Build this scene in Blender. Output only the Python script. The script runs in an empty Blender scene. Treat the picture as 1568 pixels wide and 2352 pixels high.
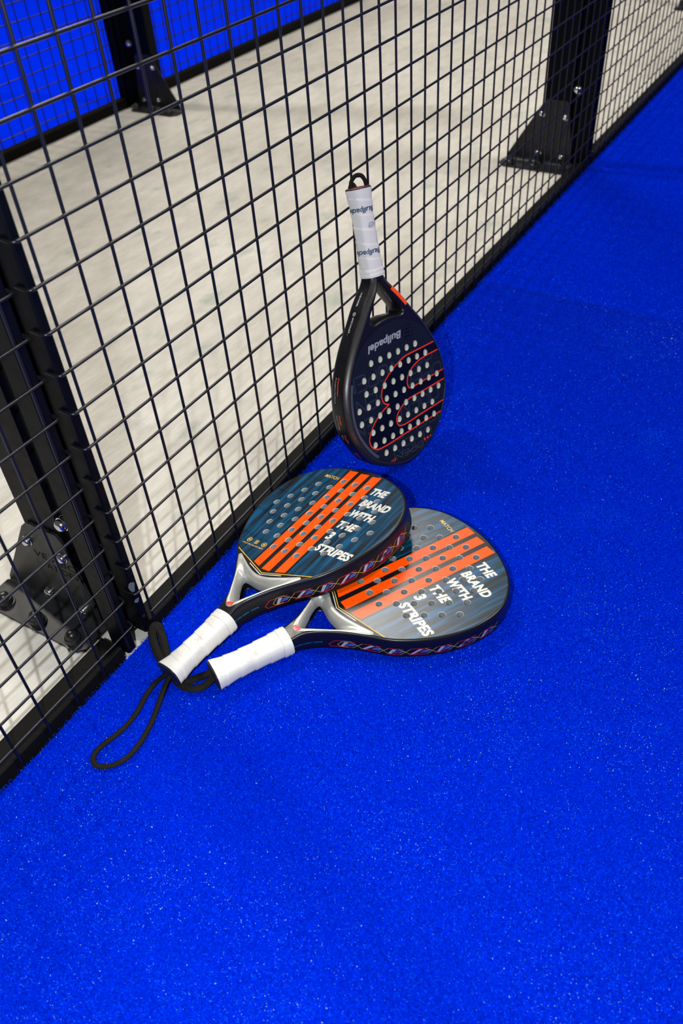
import bpy, math, random
import numpy as np
from mathutils import Matrix, Vector
from mathutils.geometry import delaunay_2d_cdt

random.seed(7)
rng = np.random.default_rng(11)
scn = bpy.context.scene
COL = scn.collection
PI = math.pi
# ------------------------------------------------------------------ camera
# metres; turf surface is z = 0, the near mesh fence stands in the plane y = 0
R = np.array([[0.51185032, -0.85698046, -0.05994784],     # right
              [-0.60569882, -0.31051956, -0.73260258],    # down
              [0.60921112, 0.41129320, -0.67801159]])     # forward
CAM = np.array([-0.4905528, -0.6659277, 0.9125729])
cd = bpy.data.cameras.new('camera')
cam = bpy.data.objects.new('camera', cd)
COL.objects.link(cam)
cd.sensor_fit = 'HORIZONTAL'
cd.sensor_width = 24.0
cd.lens = 1900.07 / 1568 * 24.0
cd.clip_start = 0.02
cd.clip_end = 60
cd.dof.use_dof = True
cd.dof.focus_distance = 1.14
cd.dof.aperture_fstop = 5.6
M = Matrix.Identity(4)
for i in range(3):
    M[i][0] = R[0][i]
    M[i][1] = -R[1][i]
    M[i][2] = -R[2][i]
    M[i][3] = CAM[i]
cam.matrix_world = M
scn.camera = cam
# ------------------------------------------------------------------ light
scn.view_settings.view_transform = 'Standard'
scn.view_settings.look = 'None'
scn.view_settings.exposure = 0.0
scn.view_settings.gamma = 1.0
scn.view_settings.use_curve_mapping = False
world = bpy.data.worlds.new('hall')
scn.world = world
world.use_nodes = True
world.node_tree.nodes['Background'].inputs[0].default_value = (0.92, 0.96, 1.0, 1)
world.node_tree.nodes['Background'].inputs[1].default_value = 0.09


def lamp(name, kind, loc, target, power, size, color=(1, 1, 1)):
    ld = bpy.data.lights.new(name, kind)
    ld.energy = power
    ld.color = color
    if kind == 'AREA':
        ld.shape = 'SQUARE'
        ld.size = size
    else:
        ld.shadow_soft_size = size
    o = bpy.data.objects.new(name, ld)
    COL.objects.link(o)
    o.location = loc
    d = Vector(target) - Vector(loc)
    o.rotation_euler = d.to_track_quat('-Z', 'Y').to_euler()
    return o


# hall floodlights high over the neighbouring court, an added fill lamp over this court, and the camera's own flash
lamp('flood_or_fill', 'AREA', (1.37, 3.85, 6.0), (0.3, 0, 0), 245, 0.42, (1, 0.94, 0.84))
lamp('flood_or_fill', 'AREA', (4.3, 2.7, 6.0), (0.3, 0, 0), 290, 1.7, (1, 0.94, 0.84))
lamp('flood_or_fill', 'AREA', (3.0, -3.6, 6.0), (1.0, 0, 0), 285, 0.9, (1, 0.95, 0.88))  # added fill on the camera side, brightens the turf
lamp('camera_flash', 'POINT', (-0.56, -0.55, 0.90), (0, 0, 0), 46.0, 0.011, (0.92, 0.97, 1.0))


# ------------------------------------------------------------------ materials
def pm(name, col, rough=0.5, metal=0.0, spec=0.5, coat=0.0):
    m = bpy.data.materials.new(name)
    m.use_nodes = True
    b = m.node_tree.nodes['Principled BSDF']
    b.inputs['Base Color'].default_value = (*col, 1)
    b.inputs['Roughness'].default_value = rough
    b.inputs['Metallic'].default_value = metal
    b.inputs['Specular IOR Level'].default_value = spec
    b.inputs['Coat Weight'].default_value = coat
    return m


def nd(m, kind, **kw):
    n = m.node_tree.nodes.new(kind)
    for k, v in kw.items():
        setattr(n, k, v)
    return n


def lk(m, a, b):
    m.node_tree.links.new(a, b)


def ramp(m, fac, stops):
    r = nd(m, 'ShaderNodeValToRGB')
    e = r.color_ramp.elements
    while len(e) < len(stops):
        e.new(0.5)
    for el, (p, c) in zip(e, stops):
        el.position = p
        el.color = (*c, 1)
    lk(m, fac, r.inputs[0])
    return r


def noise(m, scale, detail=4, rough=0.5, mapscale=None, coord='Object'):
    tc = nd(m, 'ShaderNodeTexCoord')
    src = tc.outputs[coord]
    if mapscale:
        mp = nd(m, 'ShaderNodeMapping')
        mp.inputs['Scale'].default_value = mapscale
        lk(m, src, mp.inputs[0])
        src = mp.outputs[0]
    n = nd(m, 'ShaderNodeTexNoise')
    n.inputs['Scale'].default_value = scale
    n.inputs['Detail'].default_value = detail
    n.inputs['Roughness'].default_value = rough
    lk(m, src, n.inputs['Vector'])
    return n


def mixc(m, fac, a, b, mode='MIX'):
    x = nd(m, 'ShaderNodeMix', data_type='RGBA', blend_type=mode)
    if hasattr(fac, 'is_linked'):
        lk(m, fac, x.inputs[0])
    else:
        x.inputs[0].default_value = fac
    for s, v in ((6, a), (7, b)):
        if isinstance(v, tuple):
            x.inputs[s].default_value = (*v, 1)
        else:
            lk(m, v, x.inputs[s])
    return x.outputs[2]


def base(m):
    return m.node_tree.nodes['Principled BSDF'].inputs


def bump(m, h, strength, dist):
    b = nd(m, 'ShaderNodeBump')
    b.inputs['Strength'].default_value = strength
    b.inputs['Distance'].default_value = dist
    lk(m, h, b.inputs['Height'])
    lk(m, b.outputs[0], base(m)['Normal'])


MT = {}
# turf
m = MT['turf_base'] = pm('turf_base', (0.001, 0.012, 0.42), 0.9, spec=0.0)
n = noise(m, 260, 4, 0.7)
r = ramp(m, n.outputs[0], [(0.3, (0.0, 0.008, 0.38)), (0.7, (0.0, 0.026, 0.80))])
lk(m, r.outputs[0], base(m)['Base Color'])
bump(m, n.outputs[0], 1.0, 0.004)
m = MT['fibre'] = pm('turf_fibre', (0.001, 0.02, 0.6), 0.7, spec=0.02)
at = nd(m, 'ShaderNodeAttribute', attribute_name='tint')
n = noise(m, 3.2, 3, 0.6)
rr = ramp(m, at.outputs['Fac'], [(0.0, (0.0, 0.008, 0.30)), (0.4, (0.0, 0.024, 0.60)), (0.85, (0.0, 0.044, 0.80)), (1.0, (0.005, 0.15, 0.88))])
c = mixc(m, ramp(m, n.outputs[0], [(0.4, (0, 0, 0)), (0.62, (0.55, 0.55, 0.55))]).outputs[0], rr.outputs[0], (0.0, 0.030, 0.66))
n5 = noise(m, 7.5, 5, 0.7)
n6 = noise(m, 330, 2, 0.6)
d5 = ramp(m, n5.outputs[0], [(0.54, (0, 0, 0)), (0.72, (1, 1, 1))])
d6 = ramp(m, n6.outputs[0], [(0.50, (0, 0, 0)), (0.62, (0.8, 0.8, 0.8))])
lk(m, mixc(m, mixc(m, 1.0, d5.outputs[0], d6.outputs[0], 'MULTIPLY'), c, (0.0, 0.16, 0.92)), base(m)['Base Color'])
MT['sand'] = pm('sand', (0.17, 0.40, 0.72), 0.6)
# concrete
m = MT['concrete'] = pm('concrete', (0.55, 0.52, 0.46), 0.62, spec=0.3)
n1 = noise(m, 2.2, 6, 0.6)
n2 = noise(m, 9, 5, 0.65, (1.0, 2.4, 1))
n3 = noise(m, 5.5, 5, 0.6, (1.6, 2.2, 1))
n4 = noise(m, 140, 3, 0.6, (0.25, 1.4, 1))
c1 = ramp(m, n1.outputs[0], [(0.3, (0.50, 0.478, 0.43)), (0.7, (0.62, 0.603, 0.56))])
c2 = ramp(m, n2.outputs[0], [(0.35, (0.84, 0.84, 0.84)), (0.62, (1, 1, 1))])
c = mixc(m, 1.0, c1.outputs[0], c2.outputs[0], 'MULTIPLY')
st = ramp(m, n3.outputs[0], [(0.57, (0, 0, 0)), (0.70, (0.7, 0.7, 0.7))])
c = mixc(m, st.outputs[0], c, (0.33, 0.37, 0.34))
lk(m, mixc(m, 0.5, c, ramp(m, n4.outputs[0], [(0.35, (0.80, 0.79, 0.77)), (0.65, (1, 1, 1))]).outputs[0], 'MULTIPLY'), base(m)['Base Color'])
bump(m, n4.outputs[0], 0.12, 0.002)
# steel
m = MT['steel'] = pm('black_powder_coat', (0.0022, 0.0026, 0.0045), 0.38, spec=0.07)
n = noise(m, 60, 3)
lk(m, ramp(m, n.outputs[0], [(0.35, (0.36, 0.36, 0.36)), (0.7, (0.46, 0.46, 0.46))]).outputs[0], base(m)['Roughness'])
m = MT['wire'] = pm('wire_coat', (0.0042, 0.005, 0.0075), 0.34, spec=0.42)
m = MT['foot'] = pm('foot_coat', (0.012, 0.012, 0.014), 0.42, spec=0.3)
n = noise(m, 900, 2)
n2 = noise(m, 25, 4)
sp = ramp(m, n.outputs[0], [(0.67, (0.010, 0.010, 0.012)), (0.74, (0.26, 0.28, 0.32))])
ds = ramp(m, n2.outputs[0], [(0.4, (0.014, 0.013, 0.013)), (0.75, (0.05, 0.055, 0.06))])
lk(m, mixc(m, 0.4, sp.outputs[0], ds.outputs[0]), base(m)['Base Color'])
MT['rail'] = pm('rail_coat', (0.0045, 0.0043, 0.004), 0.6, spec=0.07)
MT['channel_shade'] = pm('shaded_channel', (0.002, 0.0024, 0.0035), 0.6, spec=0.05)  # steel darkened further: the channel's inner shade is put into this colour
MT['turf_far'] = pm('turf_far', (0.0, 0.018, 0.66), 0.9, spec=0.0)
MT['scuff'] = pm('bare_scuff', (0.09, 0.11, 0.14), 0.5)
MT['chrome'] = pm('stainless', (0.72, 0.73, 0.75), 0.16, 1.0)
MT['cap_plastic'] = pm('cap_plastic', (0.012, 0.012, 0.013), 0.33)
MT['engrave'] = pm('engraving', (0.001, 0.001, 0.001), 0.7, spec=0.1)
# rackets
m = MT['face_blue'] = pm('face_blue', (0, 0.06, 0.13), 0.27, spec=0.5)
n = noise(m, 1.0, 3, 0.55, (9, 130, 1))
tc = nd(m, 'ShaderNodeTexCoord')
sx = nd(m, 'ShaderNodeSeparateXYZ')
lk(m, tc.outputs['Object'], sx.inputs[0])
mu = nd(m, 'ShaderNodeMath', operation='MULTIPLY')
mu.inputs[1].default_value = 2 * PI / 0.00115
lk(m, sx.outputs[1], mu.inputs[0])
sn = nd(m, 'ShaderNodeMath', operation='SINE')
lk(m, mu.outputs[0], sn.inputs[0])
r = ramp(m, n.outputs[0], [(0.36, (0.008, 0.009, 0.010)), (0.5, (0.002, 0.035, 0.075)), (0.62, (0.0, 0.085, 0.20))])
ln = ramp(m, sn.outputs[0], [(0.2, (1, 1, 1)), (0.75, (0.50, 0.55, 0.6))])
lk(m, mixc(m, 1.0, r.outputs[0], ln.outputs[0], 'MULTIPLY'), base(m)['Base Color'])
MT['orange'] = pm('orange_print', (1.0, 0.080, 0.0005), 0.30, spec=0.3)
MT['face_black'] = pm('face_black', (0.005, 0.005, 0.005), 0.28)
MT['white_print'] = pm('white_print', (0.62, 0.60, 0.55), 0.4)
MT['yellow_print'] = pm('yellow_print', (0.70, 0.42, 0.03), 0.4)
MT['frame_black'] = pm('frame_black', (0.005, 0.005, 0.007), 0.33, spec=0.4)
MT['hole_grey'] = pm('hole_wall', (0.26, 0.28, 0.30), 0.6)
MT['hole_rim'] = pm('hole_rim', (0.55, 0.55, 0.54), 0.45)
MT['silver'] = pm('silver_insert', (0.50, 0.50, 0.475), 0.42, 0.5)
MT['red_print'] = pm('red_print', (0.80, 0.02, 0.01), 0.45)
MT['magenta_print'] = pm('magenta_print', (0.75, 0.01, 0.05), 0.45)
MT['blue_print'] = pm('blue_print', (0.01, 0.09, 0.42), 0.4)
MT['lilac_print'] = pm('lilac_print', (0.36, 0.36, 0.50), 0.4)
MT['cyan_print'] = pm('cyan_print', (0.01, 0.22, 0.50), 0.4)
MT['thin_yellow'] = pm('thin_yellow', (0.55, 0.42, 0.06), 0.4)
m = MT['grip'] = pm('white_overgrip', (0.80, 0.79, 0.77), 0.5, spec=0.4)
n = noise(m, 26, 5, 0.7)
n2 = noise(m, 420, 3, 0.6)
g = ramp(m, n.outputs[0], [(0.57, (0.68, 0.655, 0.62)), (0.78, (0.40, 0.38, 0.36))])
lk(m, g.outputs[0], base(m)['Base Color'])
bump(m, n2.outputs[0], 0.15, 0.0006)
MT['collar'] = pm('white_rubber', (0.72, 0.70, 0.67), 0.42)
MT['butt'] = pm('butt_rubber', (0.010, 0.011, 0.014), 0.45)
MT['butt_red'] = pm('butt_red', (0.22, 0.012, 0.014), 0.6)
m = MT['cord'] = pm('braided_cord', (0.012, 0.011, 0.010), 0.7, spec=0.15)
tc = nd(m, 'ShaderNodeTexCoord')
wv = nd(m, 'ShaderNodeTexWave', wave_type='BANDS', bands_direction='DIAGONAL')
wv.inputs['Scale'].default_value = 420
lk(m, tc.outputs['Object'], wv.inputs['Vector'])
bump(m, wv.outputs[0], 0.5, 0.0006)
lk(m, ramp(m, wv.outputs[0], [(0.3, (0.003, 0.003, 0.003)), (0.8, (0.016, 0.014, 0.011))]).outputs[0], base(m)['Base Color'])
MT['face_navy'] = pm('face_navy', (0.006, 0.0085, 0.013), 0.42, spec=0.3)
MT['face_deep'] = pm('face_deep', (0.0012, 0.0018, 0.005), 0.44, spec=0.25)
MT['ghost'] = pm('ghost_print', (0.016, 0.021, 0.028), 0.42)
MT['grey_print'] = pm('grey_print', (0.30, 0.32, 0.36), 0.4)
MT['dim_print'] = pm('dim_print', (0.055, 0.062, 0.075), 0.4)
MT['coral_line'] = pm('coral_line', (1.0, 0.04, 0.002), 0.4, spec=0.3)
m = MT['gunmetal'] = pm('gunmetal_paint', (0.055, 0.052, 0.052), 0.36, 0.65)
n = noise(m, 1500, 2)
lk(m, ramp(m, n.outputs[0], [(0.4, (0.035, 0.033, 0.034)), (0.7, (0.10, 0.095, 0.095))]).outputs[0], base(m)['Base Color'])
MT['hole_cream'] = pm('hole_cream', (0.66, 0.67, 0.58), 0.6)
MT['rim_beige'] = pm('hole_rim_beige', (0.40, 0.39, 0.30), 0.6)  # beige of the chamfered hole rims, darker than the hole walls
MT['ink'] = pm('ink_blue', (0.05, 0.085, 0.15), 0.5)
MT['ink_light'] = pm('ink_pale', (0.30, 0.36, 0.42), 0.5)
m = MT['film'] = bpy.data.materials.new('clear_film')
m.use_nodes = True
nt = m.node_tree
for q in list(nt.nodes):
    nt.nodes.remove(q)
o_ = nd(m, 'ShaderNodeOutputMaterial')
mx = nd(m, 'ShaderNodeMixShader')
mx.inputs[0].default_value = 0.13
tr = nd(m, 'ShaderNodeBsdfTransparent')
gl = nd(m, 'ShaderNodeBsdfGlossy')
gl.inputs['Roughness'].default_value = 0.18
lk(m, tr.outputs[0], mx.inputs[1])
lk(m, gl.outputs[0], mx.inputs[2])
lk(m, mx.outputs[0], o_.inputs[0])


# ------------------------------------------------------------------ helpers
def mesh(name, verts, faces, mats, midx=None, smooth=None):
    me = bpy.data.meshes.new(name)
    me.from_pydata([tuple(map(float, v)) for v in verts], [], [tuple(int(i) for i in f) for f in faces])
    if not isinstance(mats, (list, tuple)):
        mats = [mats]
    for k in mats:
        me.materials.append(MT[k])
    if midx is not None:
        me.polygons.foreach_set('material_index', np.asarray(midx, np.int32))
    if smooth is not None:
        me.polygons.foreach_set('use_smooth', np.ones(len(me.polygons), bool))
        me.set_sharp_from_angle(angle=math.radians(smooth))
    me.update()
    return me


def link(name, me, parent=None, loc=None):
    o = bpy.data.objects.new(name, me)
    COL.objects.link(o)
    if parent:
        o.parent = parent
    if loc is not None:
        o.location = loc
    return o


def mk(name, verts, faces, mats, parent=None, midx=None, smooth=None):
    return link(name, mesh(name, verts, faces, mats, midx, smooth), parent)


def empty(name, label, cat, loc=(0, 0, 0), group=None):
    o = bpy.data.objects.new(name, None)
    o.empty_display_size = 0.05
    COL.objects.link(o)
    o.location = loc
    o['label'] = label
    o['category'] = cat
    if group:
        o['group'] = group
    return o


class MB:
    """collects pieces of one mesh"""

    def __init__(self):
        self.v, self.f, self.m = [], [], []

    def add(self, v, f, mi=0):
        o = len(self.v)
        self.v += [tuple(map(float, p)) for p in v]
        self.f += [tuple(int(i) + o for i in q) for q in f]
        self.m += [mi] * len(f)

    def box(self, lo, hi, mi=0, bev=0.0):
        (x0, y0, z0), (x1, y1, z1) = lo, hi
        if bev <= 0:
            v = [(x, y, z) for z in (z0, z1) for y in (y0, y1) for x in (x0, x1)]
            self.add(v, [(0, 2, 3, 1), (4, 5, 7, 6), (0, 1, 5, 4), (1, 3, 7, 5), (3, 2, 6, 7), (2, 0, 4, 6)], mi)
            return
        b = bev
        # chamfered along z edges and top/bottom rims
        prof = lambda i: [(x0 + i + b, y0 + i), (x1 - i - b, y0 + i), (x1 - i, y0 + i + b), (x1 - i, y1 - i - b), (x1 - i - b, y1 - i), (x0 + i + b, y1 - i), (x0 + i, y1 - i - b), (x0 + i, y0 + i + b)]
        v = []
        for (i, z) in ((b, z0), (0, z0 + b), (0, z1 - b), (b, z1)):
            v += [(p[0], p[1], z) for p in prof(i)]
        f = [tuple(range(7, -1, -1)), tuple(24 + k for k in range(8))]
        for k in range(3):
            for i in range(8):
                j = (i + 1) % 8
                f.append((k * 8 + i, k * 8 + j, k * 8 + 8 + j, k * 8 + 8 + i))
        self.add(v, f, mi)

    def lathe(self, prof, n=20, M=None, mi=0):
        v, f = [], []
        for (r_, z) in prof:
            for i in range(n):
                a = 2 * PI * i / n
                p = Vector((r_ * math.cos(a), r_ * math.sin(a), z))
                v.append(M @ p if M else p)
        for k in range(len(prof) - 1):
            for i in range(n):
                j = (i + 1) % n
                f.append((k * n + i, k * n + j, k * n + n + j, k * n + n + i))
        f.append(tuple(range(n - 1, -1, -1)))
        f.append(tuple((len(prof) - 1) * n + i for i in range(n)))
        self.add(v, f, mi)

    def tube(self, pts, rad, n=8, rad2=None, up=(0, 0, 1), closed=False, mi=0, ribs=0.0):
        P = np.asarray(pts, float)
        N = len(P)
        T = np.zeros_like(P)
        for i in range(N):
            if closed:
                T[i] = P[(i + 1) % N] - P[i - 1]
            else:
                T[i] = P[min(i + 1, N - 1)] - P[max(i - 1, 0)]
        T /= np.linalg.norm(T, axis=1)[:, None] + 1e-12
        v, f = [], []
        r2 = rad2 or rad
        upv = np.asarray(up, float)
        side = None
        for i in range(N):
            s = np.cross(T[i], upv)
            if np.linalg.norm(s) < 1e-3:
                s = side if side is not None else np.cross(T[i], (1, 0.1, 0.2))
            s = s / np.linalg.norm(s)
            side = s
            w = np.cross(s, T[i])
            for k in range(n):
                a = 2 * PI * k / n
                rb = 1.0 - ribs * (k % 2)
                v.append(P[i] + s * rad * rb * math.cos(a) + w * r2 * rb * math.sin(a))
        L = N if closed else N - 1
        for i in range(L):
            for k in range(n):
                j = (k + 1) % n
                i2 = (i + 1) % N
                f.append((i * n + k, i2 * n + k, i2 * n + j, i * n + j))
        if not closed:
            f.append(tuple(range(n)))
            f.append(tuple((N - 1) * n + k for k in range(n - 1, -1, -1)))
        self.add(v, f, mi)

    def build(self, name, mats, parent=None, smooth=40):
        return mk(name, self.v, self.f, mats, parent, self.m, smooth)


def crom(pts, n, closed=False):
    """Catmull-Rom, n samples per span"""
    P = np.asarray(pts, float)
    N = len(P)
    out = []
    rngs = N if closed else N - 1
    for i in range(rngs):
        if closed:
            a, b, c, d = P[i - 1], P[i], P[(i + 1) % N], P[(i + 2) % N]
        else:
            b, c = P[i], P[i + 1]
            a = P[i - 1] if i else 2 * b - c
            d = P[i + 2] if i + 2 < N else 2 * c - b
        # centripetal parametrisation
        t0 = 0.0
        t1 = t0 + max(np.linalg.norm(b - a), 1e-9) ** 0.5
        t2 = t1 + max(np.linalg.norm(c - b), 1e-9) ** 0.5
        t3 = t2 + max(np.linalg.norm(d - c), 1e-9) ** 0.5
        for k in range(n):
            t = t1 + (t2 - t1) * k / n
            A1 = (t1 - t) / (t1 - t0) * a + (t - t0) / (t1 - t0) * b
            A2 = (t2 - t) / (t2 - t1) * b + (t - t1) / (t2 - t1) * c
            A3 = (t3 - t) / (t3 - t2) * c + (t - t2) / (t3 - t2) * d
            B1 = (t2 - t) / (t2 - t0) * A1 + (t - t0) / (t2 - t0) * A2
            B2 = (t3 - t) / (t3 - t1) * A2 + (t - t1) / (t3 - t1) * A3
            out.append((t2 - t) / (t2 - t1) * B1 + (t - t1) / (t2 - t1) * B2)
    if not closed:
        out.append(P[-1])
    return np.array(out)


def inpoly(P, poly):
    poly = np.asarray(poly)
    x, y = P[:, 0], P[:, 1]
    c = np.zeros(len(P), bool)
    a = poly
    b = np.roll(poly, -1, 0)
    for (x1, y1), (x2, y2) in zip(a, b):
        if y1 == y2:
            continue
        t = ((y1 > y) != (y2 > y)) & (x < (x2 - x1) * (y - y1) / (y2 - y1) + x1)
        c ^= t
    return c


def dpoly(P, line):
    """distance of points to an open polyline"""
    line = np.asarray(line, float)
    best = np.full(len(P), 1e9)
    for a, b in zip(line[:-1], line[1:]):
        ab = b - a
        t = np.clip(((P - a) @ ab) / (ab @ ab + 1e-12), 0, 1)
        best = np.minimum(best, np.linalg.norm(P - a - t[:, None] * ab, axis=1))
    return best


def ribbon(line, w, closed=False):
    """outline polygon of a stroked polyline"""
    L = np.asarray(line, float)
    T = np.gradient(L, axis=0)
    T /= np.linalg.norm(T, axis=1)[:, None] + 1e-12
    Nn = np.c_[-T[:, 1], T[:, 0]] * (w / 2)
    return np.r_[L + Nn, (L - Nn)[::-1]]


_txt = {}


def text_mesh(body, size, bold=0.0, shear=0.0, space=1.0):
    """2D triangles of a line of text: verts (n,2), tris, boundary edges"""
    key = (body, size, bold, shear, space)
    if key in _txt:
        return _txt[key]
    cu = bpy.data.curves.new('lettering', 'FONT')
    cu.body = body
    cu.size = 1.0
    cu.offset = bold
    cu.shear = shear
    cu.space_character = space
    cu.resolution_u = 3
    cu.fill_mode = 'FRONT'
    ob = bpy.data.objects.new('lettering', cu)
    COL.objects.link(ob)
    dg = bpy.context.evaluated_depsgraph_get()
    me = ob.evaluated_get(dg).to_mesh()
    v = np.array([(p.co.x, p.co.y) for p in me.vertices])
    me.calc_loop_triangles()
    t = np.array([tuple(q.vertices) for q in me.loop_triangles])
    ob.evaluated_get(dg).to_mesh_clear()
    bpy.data.objects.remove(ob)
    bpy.data.curves.remove(cu)
    # merge duplicate vertices
    key_ = np.round(v, 5)
    u, inv = np.unique(key_, axis=0, return_inverse=True)
    inv = inv.ravel()
    t = inv[t]
    t = np.array([q for q in t if len(set(q)) == 3])
    cnt = {}
    for a, b, c in t:
        for e in ((a, b), (b, c), (c, a)):
            k = (min(e), max(e))
            cnt[k] = cnt.get(k, 0) + 1
    ed = [k for k, q in cnt.items() if q == 1]
    # scale so that the cap height is `size`
    u = (u - [u[:, 0].min(), 0]) * (size / 0.70)
    _txt[key] = (u, t, ed)
    return _txt[key]


def place_text(body, size, org, right, up, bold=0.0, shear=0.0, width=None, space=1.0):
    v, t, ed = text_mesh(body, size, bold, shear, space)
    v = v.copy()
    if width:
        v[:, 0] *= width / v[:, 0].max()
    P = np.asarray(org, float) + v[:, :1] * np.asarray(right, float) + v[:, 1:] * np.asarray(up, float)
    return P, t, ed


def intris(P, V, T):
    out = np.zeros(len(P), bool)
    lo, hi = V.min(0), V.max(0)
    sel = np.where(((P >= lo) & (P <= hi)).all(1))[0]
    if not len(sel):
        return out
    Q = P[sel]
    acc = np.zeros(len(sel), bool)
    for a, b, c in T:
        A, B, C_ = V[a], V[b], V[c]
        d1 = (Q[:, 0] - B[0]) * (A[1] - B[1]) - (A[0] - B[0]) * (Q[:, 1] - B[1])
        d2 = (Q[:, 0] - C_[0]) * (B[1] - C_[1]) - (B[0] - C_[0]) * (Q[:, 1] - C_[1])
        d3 = (Q[:, 0] - A[0]) * (C_[1] - A[1]) - (C_[0] - A[0]) * (Q[:, 1] - A[1])
        neg = (d1 < 0) | (d2 < 0) | (d3 < 0)
        pos = (d1 > 0) | (d2 > 0) | (d3 > 0)
        acc |= ~(neg & pos)
    out[sel] = acc
    return out


class Sheet:
    """flat print: constrained triangulation of outlines, classified by centroid (millimetres)"""

    def __init__(self):
        self.v, self.e = [], []

    def loop(self, pts, closed=True):
        o = len(self.v)
        n = len(pts)
        self.v += [tuple(map(float, p)) for p in pts]
        self.e += [(o + i, o + (i + 1) % n) for i in range(n if closed else n - 1)]

    def edges(self, V, E):
        o = len(self.v)
        self.v += [tuple(map(float, p)) for p in V]
        self.e += [(o + int(a), o + int(b)) for a, b in E]

    def solve(self):
        r_ = delaunay_2d_cdt([Vector(p) for p in self.v], self.e, [], 0, 1e-4)
        V = np.array([(p[0], p[1]) for p in r_[0]])
        F = np.array([tuple(f) for f in r_[2]])
        A = V[F]
        cr = (A[:, 1, 0] - A[:, 0, 0]) * (A[:, 2, 1] - A[:, 0, 1]) - (A[:, 1, 1] - A[:, 0, 1]) * (A[:, 2, 0] - A[:, 0, 0])
        F[cr < 0] = F[cr < 0][:, ::-1]
        F = F[np.abs(cr) > 1e-7]
        return V, F, V[F].mean(1)


def compact(V3, F, M_=None):
    F = np.asarray(F)
    used = np.unique(F)
    mp = np.full(len(V3), -1)
    mp[used] = np.arange(len(used))
    return np.asarray(V3)[used], mp[F]


# ================================================================== SETTING
ZC = -0.012


def plane(name, x0, x1, y0, y1, z, mat, label=None):
    o = mk(name, [(x0, y0, z), (x1, y0, z), (x1, y1, z), (x0, y1, z)], [(0, 1, 2, 3)], mat)
    o['kind'] = 'structure'
    return o


fl = plane('floor', -5, 10, -8, 12, ZC, 'concrete')
fl['label'] = 'pale grey concrete floor between the two blue courts'
# turf carpets as thin slabs
mb = MB()
mb.box((-4, -6, ZC), (9, 0.0015, -0.0030))
t1 = mb.build('floor_turf', ['turf_base'], None, None)
t1['kind'] = 'structure'
t1['label'] = 'bright blue turf carpet of the near court'
mb = MB()
mb.box((-4, 1.775, ZC), (9, 9, -0.002))
t2 = mb.build('floor_turf', ['turf_far'], None, None)
t2['kind'] = 'structure'
t2['label'] = 'blue turf carpet of the court behind the far fence'


def blades(N, x, y, ztop, length, width, name, label, mat='fibre'):
    """N single-triangle fibres, bent over at random"""
    az = rng.uniform(0, 2 * PI, N)
    lean = rng.uniform(0.1, 1.1, N)
    L = length * rng.uniform(0.6, 1.25, N)
    d = np.c_[np.cos(az) * np.sin(lean), np.sin(az) * np.sin(lean), np.cos(lean)]
    s = np.c_[-np.sin(az), np.cos(az), np.zeros(N)]
    tw = rng.uniform(-0.9, 0.9, N)
    s[:, 2] = tw * 0.6
    s /= np.linalg.norm(s, axis=1)[:, None]
    W = width * rng.uniform(0.7, 1.3, N)
    z0 = np.full(N, ztop - length)
    B = np.c_[x, y, z0 + rng.uniform(-0.0008, 0.0012, N)]
    V = np.empty((N, 3, 3))
    V[:, 0] = B - s * W[:, None] * 0.5
    V[:, 1] = B + s * W[:, None] * 0.5
    V[:, 2] = B + d * L[:, None]
    V[:, 2, 2] = np.minimum(V[:, 2, 2], ztop + 0.0008)
    me = bpy.data.meshes.new(name)
    me.vertices.add(3 * N)
    me.vertices.foreach_set('co', V.reshape(-1).astype(np.float32))
    me.loops.add(3 * N)
    me.loops.foreach_set('vertex_index', np.arange(3 * N, dtype=np.int32))
    me.polygons.add(N)
    me.polygons.foreach_set('loop_start', np.arange(0, 3 * N, 3, dtype=np.int32))
    me.update(calc_edges=True)
    at_ = me.attributes.new('tint', 'FLOAT', 'FACE')
    at_.data.foreach_set('value', rng.uniform(0, 1, N).astype(np.float32))
    me.materials.append(MT[mat])
    o = link(name, me)
    o['kind'] = 'stuff'
    o['label'] = label
    o['category'] = 'turf'
    return o


# nearest turf dense, farther turf coarser (fibre count falls off with distance from where one stands)
N0 = 1500000
rad_ = np.sqrt(rng.uniform(0.02, 1, N0)) * 1.0
xx = rng.uniform(-0.75, 1.15, N0)
yy = rng.uniform(-1.0, 0.004, N0)
keep = (yy < 0.003 - 0.006 * rng.random(N0)) & ((xx - yy * 0.9) > -0.75) & (yy + 0.82 > -0.10 - 0.0 * xx)
blades(int(keep.sum()), xx[keep], yy[keep], 0.0, 0.0031, 0.00072, 'turf_pile', 'short curly blue turf fibres around the rackets')
N1 = 420000
xx = rng.uniform(1.12, 3.6, N1)
yy = 0.004 - rng.uniform(0, 1, N1) ** 1.15 * 1.5
blades(N1, xx, yy, 0.0, 0.0034, 0.0014, 'turf_pile', 'blue turf fibres along the far stretch of the near fence')
# ragged fibres at the cut edge of the carpet
NE = 5000
xx = rng.uniform(-0.7, 2.6, NE)
yy = 0.002 + rng.normal(0, 0.0018, NE) + 0.0030 * np.sin(xx * 61) * np.sin(xx * 23 + 1)
blades(NE, xx, yy, 0.0, 0.0036, 0.0008, 'turf_edge', 'frayed blue turf fibres at the carpet edge under the fence')


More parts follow.
